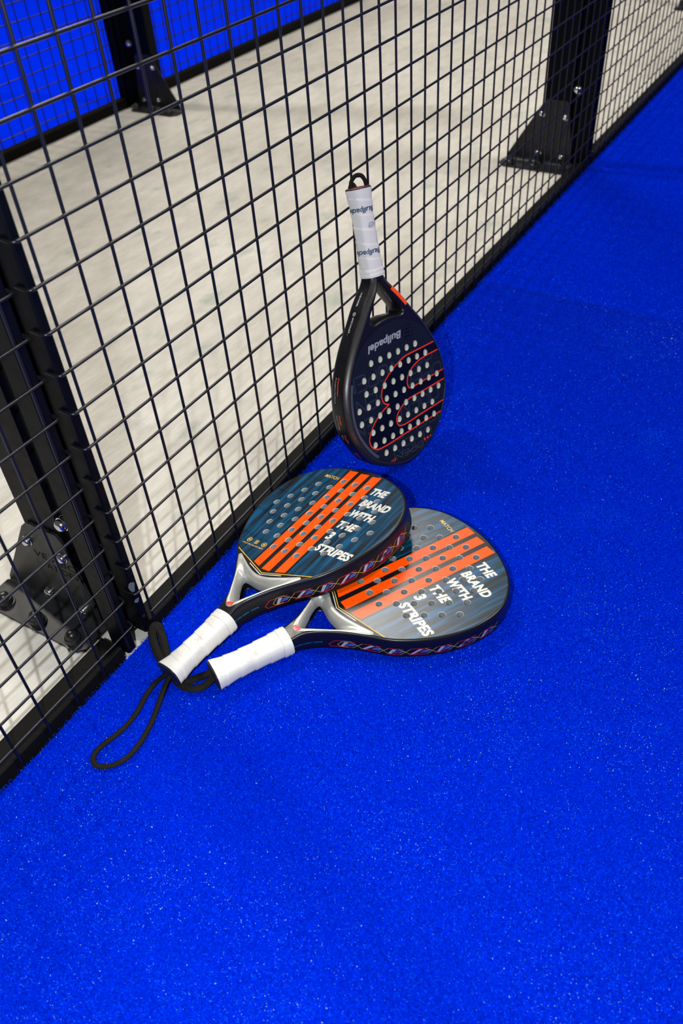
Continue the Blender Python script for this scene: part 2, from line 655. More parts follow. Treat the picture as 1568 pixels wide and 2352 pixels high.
def sand(N, name, label):
    x = rng.uniform(-0.6, 1.3, N * 6)
    y = rng.uniform(-0.95, 0.01, N * 6)
    # clumps
    cx = rng.uniform(-0.6, 1.2, 90)
    cy = rng.uniform(-0.95, 0.0, 90)
    cr = rng.uniform(0.015, 0.07, 90)
    dens = 0.02 + 0.06 / (1 + np.exp((x - 0.25) * 6))
    for a, b, r_ in zip(cx, cy, cr):
        dens += (0.30 if a < 0.3 else 0.10) * np.exp(-((x - a) ** 2 + (y - b) ** 2) / (2 * r_ * r_))
    k = np.where(rng.random(len(x)) < dens)[0][:N]
    x, y = x[k], y[k]
    n_ = len(x)
    s = rng.lognormal(-0.25, 0.4, n_) * 0.00034
    tet = np.array([(1, 1, 1), (-1, -1, 1), (-1, 1, -1), (1, -1, -1)], float)
    ang = rng.uniform(0, 2 * PI, n_)
    ca, sa = np.cos(ang), np.sin(ang)
    V = np.empty((n_, 4, 3))
    for i in range(4):
        V[:, i, 0] = x + s * (tet[i, 0] * ca - tet[i, 1] * sa)
        V[:, i, 1] = y + s * (tet[i, 0] * sa + tet[i, 1] * ca)
        V[:, i, 2] = -0.0006 + s * tet[i, 2] + rng.uniform(-0.0022, 0.0006, n_)
    F = np.array([(0, 1, 2), (0, 3, 1), (0, 2, 3), (1, 3, 2)])
    Fi = (np.arange(n_)[:, None, None] * 4 + F[None]).reshape(-1)
    me = bpy.data.meshes.new(name)
    me.vertices.add(4 * n_)
    me.vertices.foreach_set('co', V.reshape(-1).astype(np.float32))
    me.loops.add(12 * n_)
    me.loops.foreach_set('vertex_index', Fi.astype(np.int32))
    me.polygons.add(4 * n_)
    me.polygons.foreach_set('loop_start', np.arange(0, 12 * n_, 3, dtype=np.int32))
    me.update(calc_edges=True)
    me.materials.append(MT['sand'])
    o = link(name, me)
    o['kind'] = 'stuff'
    o['label'] = label
    o['category'] = 'sand'


sand(20000, 'sand_grains', 'pale sand grains scattered through the blue turf')

# ================================================================== FENCES
WR = 0.00195
PITCH = 0.05


def wire_mesh(name, pts, n=8):
    b = MB()
    b.tube(pts, WR, n, up=(0.05, 0.9, 0.3))
    return mesh(name, b.v, b.f, ['wire'], b.m, 60)


def arc_corner(p0, pc, p1, r_, k=4):
    p0, pc, p1 = map(np.asarray, (p0, pc, p1))
    a = pc + (p0 - pc) / np.linalg.norm(p0 - pc) * r_
    b = pc + (p1 - pc) / np.linalg.norm(p1 - pc) * r_
    return [p0] + [(1 - t) ** 2 * a + 2 * t * (1 - t) * pc + t * t * b for t in np.linspace(0, 1, k + 1)] + [p1]


def fence(label, x0, x1, wx, rows, sgn=1, y=0.0, hook0=None, hook1=None, zend=0.0, rail=(0.005, 0.040, 0.017), up0=None, up1=None, zmax=2.02, firstend=None, shortrow=None, rx=None):
    """mesh panel in the plane y; sgn=+1: frame lies on the +y side"""
    root = empty('mesh_fence', label, 'fence', (x0, y, 0), 'welded mesh fence panels')

    def loc(p):
        return (p[0] - x0, (p[1]) * sgn, p[2])
    # verticals share one mesh
    z0 = zend
    vm = wire_mesh('wire', [(0, 0.0019 * sgn, z0), (0, 0.0019 * sgn, zmax)])
    for k, x in enumerate(wx):
        if k == 0 and firstend is not None:
            link('wire', wire_mesh('wire', [(0, 0.0019 * sgn, firstend), (0, 0.0019 * sgn, zmax)]), root, (x - x0, 0, 0))
        else:
            link('wire', vm, root, (x - x0, 0, 0))
    # horizontals with hooked ends share one mesh
    yh = -0.0019
    pts = []
    if hook0 is not None:
        pts += arc_corner((hook0, hook0 * 0 + 0.019, 0.0012), (hook0, yh, 0), (hook0 + 0.02, yh, 0), 0.0062)
    else:
        pts += [(wx[0] - 0.02, yh, 0)]
    if hook1 is not None:
        pts += arc_corner((hook1 - 0.02, yh, 0), (hook1, yh, 0), (hook1, 0.013, 0.0012), 0.0062)
    else:
        pts += [(wx[-1] + 0.02, yh, 0)]
    hm = wire_mesh('wire', [loc(p) for p in pts])
    for k, z in enumerate(rows):
        if k == 0 and shortrow is not None:
            q = [(shortrow, yh, 0)] + pts[7:] if hook0 is not None else pts
            link('wire', wire_mesh('wire', [loc(p) for p in q]), root, (0, 0, z))
        else:
            link('wire', hm, root, (0, 0, z))
    # frame uprights
    for u in (up0, up1):
        if u:
            b = MB()
            ya, yb = sorted((0.0042 * sgn, 0.036 * sgn))
            b.box((u[0] - x0, ya, u[2] if len(u) > 2 else -0.004), (u[1] - x0, yb, zmax), 0, 0.0022)
            b.build('upright', ['steel'], root, 30)
    # bottom rail
    b = MB()
    ya, yb = sorted((rail[0] * sgn, rail[1] * sgn))
    xa, xb = rx if rx else (x0, x1)
    bb = 0.0018
    prof = [(ya, ZC), (yb, ZC), (yb, rail[2] - bb), (yb - bb, rail[2]), (ya + bb, rail[2]), (ya, rail[2] - bb)]
    v = [(xa - x0, p[0], p[1]) for p in prof] + [(xb - x0, p[0], p[1]) for p in prof]
    f = [tuple(range(5, -1, -1)), tuple(range(6, 12))] + [(i, (i + 1) % 6, 6 + (i + 1) % 6, 6 + i) for i in range(6)]
    b.add(v, f)
    b.build('bottom_rail', ['rail'], root, 30)
    return root


rowsR = [0.038 + PITCH * k for k in range(40)]
rowsL = [0.0455 + PITCH * k for k in range(40)]
XP = 1.915          # post spacing
pR = fence('mesh fence panel whose wires the upright racket leans on', -0.03, 1.88, [PITCH * k for k in range(38)], rowsR,
           hook0=-0.0205, hook1=1.876, zend=0.0003, rail=(0.005, 0.036, 0.0165), up0=(-0.0183, -0.0055, 0.001), up1=(1.858, 1.874), firstend=0.016, shortrow=-0.004, rx=(-0.005, 1.897))
pL = fence('mesh fence panel at the left picture edge, hooked ends beside the post', -1.95, -0.035, [-0.0555 - PITCH * k for k in range(38)], rowsL,
           hook0=-1.93, hook1=-0.0385, zend=0.0115, rail=(0.006, 0.044, 0.019), up0=(-1.926, -1.909), up1=(-0.0565, -0.0406), rx=(-1.91, -0.0635))
pR2 = fence('mesh fence panel receding beyond the far post at upper right', 1.885, 3.80, [XP + PITCH * k for k in range(38)], rowsR,
            hook0=XP - 0.0205, hook1=3.79, zend=0.0003, rail=(0.005, 0.036, 0.0165), up0=(XP - 0.0183, XP - 0.0055), up1=(3.772, 3.788), rx=(1.9, 3.77))
# broken bottom hook with its weld bead
b = MB()
b.lathe([(0.0005, -0.0035), (0.0030, -0.002), (0.0042, 0.001), (0.0034, 0.004), (0.0006, 0.0055)], 10, Matrix.Translation((0.0125, -0.001, 0.040)))
b.tube([(0.010, -0.0015, 0.0365), (0.0095, 0.006, 0.036), (0.0093, 0.014, 0.0365)], WR, 8)
b.build('weld_bead', ['steel'], pR, 50)
# bare scuffs on the upright and end-cap of the rail
for (xc, zc, sx_, sz_) in ((0.0135, 0.098, 0.0052, 0.0105), (0.0140, 0.0705, 0.0042, 0.0042)):
    vv = [(xc + sx_ * math.cos(a) * (1 + 0.25 * math.sin(3 * a)), 0.0039, zc + sz_ * math.sin(a) * (1 + 0.2 * math.cos(2 * a + 1))) for a in np.linspace(0, 2 * PI, 15)[:-1]]
    mk('paint_scuff', vv, [tuple(range(14))], 'scuff', pR)
# neighbouring court's fence
YF = 1.75
rowsF = [0.041 + PITCH * k for k in range(40)]
pF1 = fence('far mesh fence panel of the neighbouring court, left of its post', -0.03, 1.88, [PITCH * k for k in range(38)], rowsF, -1, YF,
            rail=(0.004, 0.036, 0.02), up1=(1.858, 1.874), up0=(-0.0245, -0.0085))
pF2 = fence('far mesh fence panel of the neighbouring court, right of its post', 1.885, 3.80, [XP + PITCH * k for k in range(38)], rowsF, -1, YF,
            rail=(0.004, 0.036, 0.02), up0=(XP - 0.0245, XP - 0.0085), up1=(3.772, 3.788))


# ------------------------------------------------------------------ posts with bolted feet
def bolt_mesh():
    b = MB()
    Mx = Matrix.Rotation(-PI / 2, 4, 'Y')      # axis along -x
    b.lathe([(0.0001, 0), (0.0085, 0.0), (0.0085, 0.0016), (0.0074, 0.0019), (0.0074, 0.003), (0.0072, 0.0046), (0.0062, 0.0066), (0.0046, 0.0080), (0.0033, 0.0085)], 20, Mx)
    # socket
    v = []
    for rr_, z_ in ((0.0033, 0.0085), (0.0030, 0.0055)):
        v += [Mx @ Vector((rr_ * math.cos(2 * PI * i / 6), rr_ * math.sin(2 * PI * i / 6), z_ + 0.0001)) for i in range(6)]
    b.add(v, [(i, (i + 1) % 6, 6 + (i + 1) % 6, 6 + i) for i in range(6)] + [tuple(range(6, 12))])
    return mesh('bolt', b.v, b.f, ['chrome'], b.m, 35)


def cap_mesh():
    b = MB()
    b.lathe([(0.0001, 0.0), (0.0140, 0.0), (0.0140, 0.0022), (0.0115, 0.0026), (0.0112, 0.011), (0.0095, 0.0118), (0.0092, 0.0135), (0.0082, 0.0175), (0.0058, 0.0205), (0.0025, 0.0218), (0.0001, 0.0221)], 24)
    return mesh('anchor_cap', b.v, b.f, ['cap_plastic'], b.m, 40)


BOLT, CAP = bolt_mesh(), cap_mesh()


def post(label, X, Y, sgn, clamp=0.038, text=False):
    """X = face towards the viewer's left; depth runs to sgn*y"""
    root = empty('fence_post', label, 'post', (X, Y, ZC), 'fence posts on bolted feet')

    def yb(a, c):
        return tuple(sorted((a * sgn, c * sgn)))
    zt = 2.05
    b = MB()
    y0, y1 = yb(0.094, 0.172)
    b.box((0, y0, 0), (0.040, y1, zt), 0, 0.003)
    b.build('column', ['steel'], root, 30)
    b = MB()
    y0, y1 = yb(clamp, 0.0935)
    b.box((0.006, y0, 0.0), (0.036, y1, zt), 0, 0.002)
    b.build('panel_clamp', ['channel_shade'], root, 30)
    # folded foot: vertical plate with slanted back edge + base plate
    b = MB()
    t = 0.0045
    yo = lambda q: q * sgn
    poly = [(0.080, 0.0045), (0.270, 0.0045), (0.266, 0.02), (0.173, 0.166), (0.160, 0.178), (0.104, 0.178), (0.096, 0.166), (0.080, 0.05)]
    n_ = len(poly)
    v = [(-t, yo(p[0]), p[1]) for p in poly] + [(-0.0002, yo(p[0]), p[1]) for p in poly]
    f = [tuple(range(n_)) if sgn < 0 else tuple(range(n_ - 1, -1, -1)), tuple(range(2 * n_ - 1, n_ - 1, -1)) if sgn < 0 else tuple(range(n_, 2 * n_))]
    f += [((i + 1) % n_, i, n_ + i, n_ + (i + 1) % n_) if sgn < 0 else (i, (i + 1) % n_, n_ + (i + 1) % n_, n_ + i) for i in range(n_)]
    b.add(v, f)
    b.build('foot_plate', ['foot'], root, 30)
    b = MB()
    # base with rounded bend
    xs = [(-0.0045, 0.016)] + [(-0.0045 - 0.0115 * (1 - math.cos(a)), 0.016 - 0.0115 * math.sin(a)) for a in np.linspace(0, PI / 2, 6)[1:]] + [(-0.050, 0.0045), (-0.057, 0.0045), (-0.057, 0.0), (-0.0045, 0.0)]
    k = len(xs)
    ya, yc = 0.070, 0.278
    v, f = [], []
    for yy_, inset in ((ya, 0.010), (ya + 0.010, 0), (yc - 0.02, 0), (yc, 0.02)):
        for (px, pz) in xs:
            v.append((max(px, -0.057 + inset), yo(yy_), min(pz, 0.0045) if yy_ == yc else pz))
    for r_ in range(3):
        for i in range(k):
            j = (i + 1) % k
            f.append((r_ * k + i, r_ * k + j, (r_ + 1) * k + j, (r_ + 1) * k + i))
    f += [tuple(range(k)), tuple(3 * k + i for i in range(k - 1, -1, -1))]
    b.add(v, f)
    b.build('base_plate', ['foot'], root, 30)
    for (yy_, zz) in ((0.172, 0.139), (0.105, 0.136), (0.173, 0.032), (0.105, 0.028)):
        link('bolt', BOLT, root, (-t, yo(yy_), zz))
    o = link('bolt', BOLT, root, (-0.001, yo(0.080), 0.208))
    o.scale = (1.25, 1.25, 1.25)
    b = MB()
    Mx_ = Matrix.Translation((0.006, yo(0.080), 0.208)) @ Matrix.Rotation(-PI / 2, 4, 'Y')
    b.lathe([(0.0098, 0.0), (0.0098, 0.0022), (0.0088, 0.0024), (0.0088, 0.0030), (0.0098, 0.0032), (0.0098, 0.0052), (0.0090, 0.0056), (0.0090, 0.0070)], 20, Mx_)
    b.build('washer_stack', ['chrome'], root, 35)
    for (xx_, yy_) in ((-0.040, 0.242), (-0.044, 0.170), (-0.045, 0.095)):
        link('anchor_cap', CAP, root, (xx_, yo(yy_), 0.0045))
    if text:
        V, T_, _ = [], [], None
        for body, y0_, z0_, w_ in (('VE ABC', 0.169, 0.0990, 0.081), ('AT DEV', 0.153, 0.0805, 0.066)):
            P, tt, _e = place_text(body, 0.0125, (0, 0), (1, 0), (0, 1), 0.0, 0.15, w_)
            oo = len(V)
            V += [(-t - 0.0002, y0_ - p[0], z0_ + p[1] - ZC - 0.0) for p in P]
            T_ += [tuple(i + oo for i in q) for q in tt]
        mk('stamped_lettering', V, T_, 'engrave', root)
    return root


post('dark steel fence post at left with bolted foot and capped anchor bolts', -0.030, 0, 1, text=True)
post('black fence post at upper right with triangular bolted foot', -0.030 + XP, -0.022, 1, 0.060)
post('farthest fence post cut off by the top right picture corner', -0.030 + 2 * XP, -0.022, 1, 0.060)
post('black post of the far fence before the blue neighbouring court', -0.030 + XP, YF, -1)


# ================================================================== RACKETS
def circle(c, r_, n):
    return np.array([(c[0] + r_ * math.cos(2 * PI * i / n), c[1] + r_ * math.sin(2 * PI * i / n)) for i in range(n)])


def side_frame(chain):
    T = np.gradient(chain, axis=0)
    T /= np.linalg.norm(T, axis=1)[:, None]
    N = np.c_[T[:, 1], -T[:, 0]]
    s = np.r_[0, np.cumsum(np.linalg.norm(np.diff(chain, axis=0), axis=1))]
    return N, s


def offset_chain(chain, N, d):
    return chain - N * d


def mm(V):
    return np.asarray(V, float) * 0.001


def racket_root(name, label, Rm, O, sc):
    r_ = empty(name, label, 'padel racket')
    M = Matrix.Identity(4)
    for i in range(3):
        for j in range(3):
            M[i][j] = Rm[i][j] * sc
        M[i][3] = O[i]
    r_.matrix_world = M
    return r_


def body_part(root, chain, Nn, prof, T, opening, op_prof, holes, hole_r, mats, cap_keep, cap_classes, extra_loops, zone_mats, back_mat=0):
    """perimeter loft + opening walls + hole walls + caps (mm). zone_mats: material index per profile span"""
    b = MB()
    n = len(chain)
    rings = [np.c_[offset_chain(chain, Nn, d), np.full(n, w)] for d, w in prof]
    v = mm(np.concatenate(rings))
    for k in range(len(prof) - 1):
        f = [(k * n + i, (k + 1) * n + i, (k + 1) * n + i + 1, k * n + i + 1) for i in range(n - 1)]
        f.append((k * n + n - 1, (k + 1) * n + n - 1, (k + 1) * n, k * n))
        o = len(b.v)
        if k == 0:
            b.v += [tuple(p) for p in v]
            o = 0
        b.f += f
        b.m += [zone_mats[k]] * len(f)
    base_o = 0
    # opening walls
    on = len(opening)
    To = np.roll(opening, -1, 0) - np.roll(opening, 1, 0)
    To /= np.linalg.norm(To, axis=1)[:, None]
    No = np.c_[To[:, 1], -To[:, 0]]           # outward of ccw opening loop = into the material
    orings = [np.c_[opening + No * d, np.full(on, w)] for d, w in op_prof]
    f = []
    for k in range(len(op_prof) - 1):
        f += [(k * on + i, k * on + (i + 1) % on, (k + 1) * on + (i + 1) % on, (k + 1) * on + i) for i in range(on)]
    b.add(mm(np.concatenate(orings)), f, zone_mats[len(zone_mats) // 2])
    # hole walls
    hm, hr = mats.index(HW[0]), mats.index(HW[1])
    for c in holes:
        hn = 20
        c0, c1, c2 = circle(c, hole_r, hn), circle(c, hole_r - 0.45, hn), circle(c, hole_r - 0.45, hn)
        vv = np.concatenate([np.c_[c0, np.full(hn, 0.0)], np.c_[c1, np.full(hn, -0.5)], np.c_[c2, np.full(hn, -T)]])
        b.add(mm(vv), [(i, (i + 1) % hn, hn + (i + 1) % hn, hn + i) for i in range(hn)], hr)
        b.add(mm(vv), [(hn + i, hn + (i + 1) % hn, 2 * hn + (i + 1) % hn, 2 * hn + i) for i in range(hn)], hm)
    # caps
    front = rings[0][:, :2]
    for z, flip in ((0.0, False), (-T, True)):
        sh = Sheet()
        loop = front if not flip else rings[-1][:, :2]
        sh.loop(loop)
        op_ = orings[0][:, :2] if not flip else orings[-1][:, :2]
        sh.loop(op_)
        hl = [circle(c, hole_r if not flip else hole_r - 0.45, 20) for c in holes]
        for h in hl:
            sh.loop(h)
        if not flip:
            for e_ in extra_loops:
                sh.loop(e_[0], e_[1])
        V, F, Cn = sh.solve()
        ok = inpoly(Cn, loop) & ~inpoly(Cn, op_)
        for c in holes:
            ok &= np.hypot(Cn[:, 0] - c[0], Cn[:, 1] - c[1]) > hole_r * 0.985 - (0.45 if flip else 0)
        if not flip:
            ok &= cap_keep(Cn)
        F = F[ok]
        Cn = Cn[ok]
        cl = cap_classes(Cn) if not flip else np.full(len(F), back_mat)
        V3 = mm(np.c_[V, np.full(len(V), prof[0][1] if not flip else -T)])
        V3, F = compact(V3, F)
        if flip:
            F = F[:, ::-1]
        o = len(b.v)
        b.v += [tuple(p) for p in V3]
        b.f += [tuple(int(i) + o for i in q) for q in F]
        b.m += [int(i) for i in cl]
    return b.build('frame', mats, root, 38)


def sidepoint(chain, Nn, s, q, w, eps, sidew):
    x = np.interp(q, s, chain[:, 0])
    y = np.interp(q, s, chain[:, 1])
    nx = np.interp(q, s, Nn[:, 0])
    ny = np.interp(q, s, Nn[:, 1])
    d = np.interp(-np.asarray(w), [-p[1] for p in sidew], [p[0] for p in sidew])   # inset of the profile at that depth
    return np.c_[x + nx * (eps - d), y + ny * (eps - d), w]


def side_strip(b, chain, Nn, s, sw, P, eps, width=None, mi=0, closed=False):
    """P: list of (arc, w) points; a filled polygon (width None) or stroked polyline"""
    P = np.asarray(P, float)
    if width is None:
        # quad strip: first half lower edge, second half upper edge reversed
        v = sidepoint(chain, Nn, s, P[:, 0], P[:, 1], eps, sw)
        b.add(mm(v), [tuple(range(len(P)))], mi)
        return
    if closed:
        P = np.r_[P, P[:1]]
    for a, c in zip(P[:-1], P[1:]):
        L = np.linalg.norm(c - a)
        k = max(1, int(L / 4))
        t = np.linspace(0, 1, k + 1)[:, None]
        Q = a + (c - a) * t
        nn = np.array([-(c - a)[1], (c - a)[0]]) / L * width / 2
        up = sidepoint(chain, Nn, s, (Q + nn)[:, 0], (Q + nn)[:, 1], eps, sw)
        dn = sidepoint(chain, Nn, s, (Q - nn)[:, 0], (Q - nn)[:, 1], eps, sw)
        b.add(mm(np.r_[up, dn]), [(i, i + 1, k + 2 + i, k + 1 + i) for i in range(k)], mi)


def side_text(b, chain, Nn, s, sw, body, size, arc0, w0, ds, dw, eps, mi=0, bold=0.0, width=None):
    v, t, _ = text_mesh(body, size, bold)
    v = v.copy()
    if width:
        v[:, 0] *= width / v[:, 0].max()
    q = arc0 + v[:, 0] * ds
    w = w0 + v[:, 1] * dw
    P = sidepoint(chain, Nn, s, q, w, eps, sw)
    b.add(mm(P), t, mi)


def taper(root, ua, ub, f0, wc):
    """thin the neck towards the handle (mm)"""
    for o in root.children_recursive:
        if o.type != 'MESH' or o.name.split('.')[0] in ('grip', 'collar', 'butt_cap', 'grip_lettering', 'wrist_strap'):
            continue
        me = o.data
        co = np.empty(len(me.vertices) * 3, np.float32)
        me.vertices.foreach_get('co', co)
        co = co.reshape(-1, 3)
        t = np.clip((co[:, 0] * 1000 - ua) / (ub - ua), 0, 1)
        f = f0 + (1 - f0) * t * t * (3 - 2 * t)
        co[:, 2] = wc * 0.001 + (co[:, 2] - wc * 0.001) * f
        me.vertices.foreach_set('co', co.reshape(-1))
        me.update()


def grip_part(root, u0, u1, wc, flare, mid, collar_len, sgn=1, name='grip'):
    """wrapped handle (mm) from butt u0 to neck u1; (half width v, half height w)"""
    n, L = 44, 130
    V, F = [], []
    span = u1 - u0
    us = np.linspace(0, 1, L)

    def sect(t):
        fl = math.exp(-((t) / 0.16) ** 1.6)
        e2 = math.exp(-((1 - t) / 0.30) ** 2)
        a = mid[0] + (flare[0] - mid[0]) * fl + 1.9 * e2
        c = mid[1] + (flare[1] - mid[1]) * fl + 1.9 * e2
        return a, c
    for t in us:
        a, c = sect(t)
        for i in range(n):
            th = 2 * PI * i / n
            ph = (t * abs(span) / 22.0 + th / (2 * PI)) % 1.0
            step = 1.0 * (1 - ph) if ph > 0.05 else 1.0 * ph / 0.05
            ex = 0.72
            cs, sn_ = math.cos(th), math.sin(th)
            x = math.copysign(abs(cs) ** ex, cs) * (a + step)
            y = math.copysign(abs(sn_) ** ex, sn_) * (c + step)
            V.append((u0 + span * t, x, wc + y))
    for k in range(L - 1):
        for i in range(n):
            j = (i + 1) % n
            q = (k * n + i, k * n + j, (k + 1) * n + j, (k + 1) * n + i)
            F.append(q if span > 0 else q[::-1])
    F = [f[::-1] for f in F] if span > 0 else F
    F = [f[::-1] for f in F]
    g = mk(name, mm(V), F, 'grip', root, None, 60)
    # rubber collar with ridges
    b = MB()
    prof = []
    a, c = sect(1.0)
    k = 6
    for i in range(k):
        t0 = i / k
        g_ = 1.3 + 0.25 * math.sin(i * 2.1)
        prof += [(t0, g_ - 0.25), (t0 + 0.03, g_), (t0 + 0.12, g_), (t0 + 0.155, g_ - 0.35)]
    prof += [(1.0, 1.0), (1.02, -1.2)]
    prof = [(-0.01, 0.0)] + prof
    V, F = [], []
    for (t, gr) in prof:
        for i in range(n):
            th = 2 * PI * i / n
            cs, sn_ = math.cos(th), math.sin(th)
            x = math.copysign(abs(cs) ** 0.78, cs) * (a + gr)
            y = math.copysign(abs(sn_) ** 0.78, sn_) * (c + gr)
            V.append((u1 - math.copysign(collar_len, span) * (1 - t), x, wc + y))
    for k in range(len(prof) - 1):
        for i in range(n):
            j = (i + 1) % n
            F.append((k * n + i, (k + 1) * n + i, (k + 1) * n + j, k * n + j))
    F.append(tuple((len(prof) - 1) * n + i for i in range(n)))
    mk('collar', mm(V), F, 'collar', root, None, 40)
    return sect


def butt_part(root, u0, wc, a, c, dirn, mat, mat2=None):
    n = 32
    V, F, Mi = [], [], []
    prof = [(0.6, 1.004, 0), (-0.8, 1.0, 0), (-1.9, 0.95, 0), (-2.3, 0.90, 0), (-2.3, 0.86, 1), (-2.9, 0.02, 1)]
    for (du, sc_, _m) in prof:
        for i in range(n):
            th = 2 * PI * i / n
            cs, sn_ = math.cos(th), math.sin(th)
            V.append((u0 + du * dirn, math.copysign(abs(cs) ** 0.72, cs) * a * sc_, wc + math.copysign(abs(sn_) ** 0.72, sn_) * c * sc_))
    for k in range(len(prof) - 1):
        for i in range(n):
            j = (i + 1) % n
            F.append((k * n + i, (k + 1) * n + i, (k + 1) * n + j, k * n + j)[::-1])
            Mi.append(prof[k + 1][2])
    F.append(tuple((len(prof) - 1) * n + i for i in range(n)))
    Mi.append(1)
    mk('butt_cap', mm(V), F, [mat, mat2 or mat], root, Mi, 40)


# ------------------------------------------------------------------ striped racket (built once, copied once)
HW = ('hole_grey', 'hole_rim')
T1 = 37.0
half = [(98, 13.5), (110, 14.2), (125, 16), (140, 21.5), (160, 34), (180, 50), (200, 68.5), (222, 90), (247, 106), (276, 119.5), (309, 128.5), (338, 130.5), (366, 127), (390, 117), (411, 99), (425.5, 78), (435.5, 52), (441.5, 25), (443.3, 0)]
ch = crom([(u, -v) for u, v in half] + [(u, v) for u, v in half[-2::-1]], 6)
NN, SS = side_frame(ch)
prof1 = [(4.2, 0.0), (2.8, -0.15), (1.4, -1.2), (0.45, -3.4), (0.0, -7.0), (0.0, -16), (0.0, -29.0), (0.5, -33.5), (2.2, -36.3), (5.0, -37.0)]
sw1 = prof1
anch = {1: (1, 5), 2: (0, 2), 3: (0, 0), 4: (0, -2), 5: (1, -3), 6: (1, -5), 7: (2, -6), 8: (3, -7), 9: (4, -8)}
cnt = {1: 4, 2: 6, 3: 7, 4: 8, 5: 7, 6: 8, 7: 7, 8: 6, 9: 4}
holes1 = [(406.5 - 20.7 * (anch[k][0] + i), 12.55 * (anch[k][1] + i)) for k in cnt for i in range(cnt[k])]
HR = 5.35
tri = crom([(133, 0), (141, -8.5), (170, -30.5), (175.5, -31.5), (176.5, -27), (174, 0), (176.5, 27), (175.5, 31.5), (170, 30.5), (141, 8.5)], 6, True)
opp1 = [(6.5, -21.5), (6.8, -26.0), (6.5, -T1 + 1), (5.5, -T1)]
VL = lambda P: P[:, 0] - (190.0 + np.abs(P[:, 1]) * (26.0 / 79.5))       # signed height above the V line (along u)
vline = lambda d, lim=140: [(190 + lim * 26 / 79.5 + d, -lim), (190 + d, 0), (190 + lim * 26 / 79.5 + d, lim)]
frame_mats = ['frame_black', 'hole_grey', 'hole_rim', 'white_print']


def ins_outer():
    pts = [(119.5, 0), (120.5, -4.5), (128, -10.5), (140, -17.5), (172, -39), (200, -63), (206, -67), (208.5, -64), (206, -58), (193, -30), (187, -12), (185.5, 0)]
    pts = pts + [(u, -v) for u, v in pts[-2:0:-1]]
    return crom(pts, 6, True)


INS = ins_outer()


def cap_keep1(P):
    return (VL(P) < 0) & ~inpoly(P, INS)


def cap_cls1(P):
    d = VL(P)
    return np.where((d < -1.9) & (d > -3.3) & (np.abs(P[:, 1]) < 34), 3, 0)


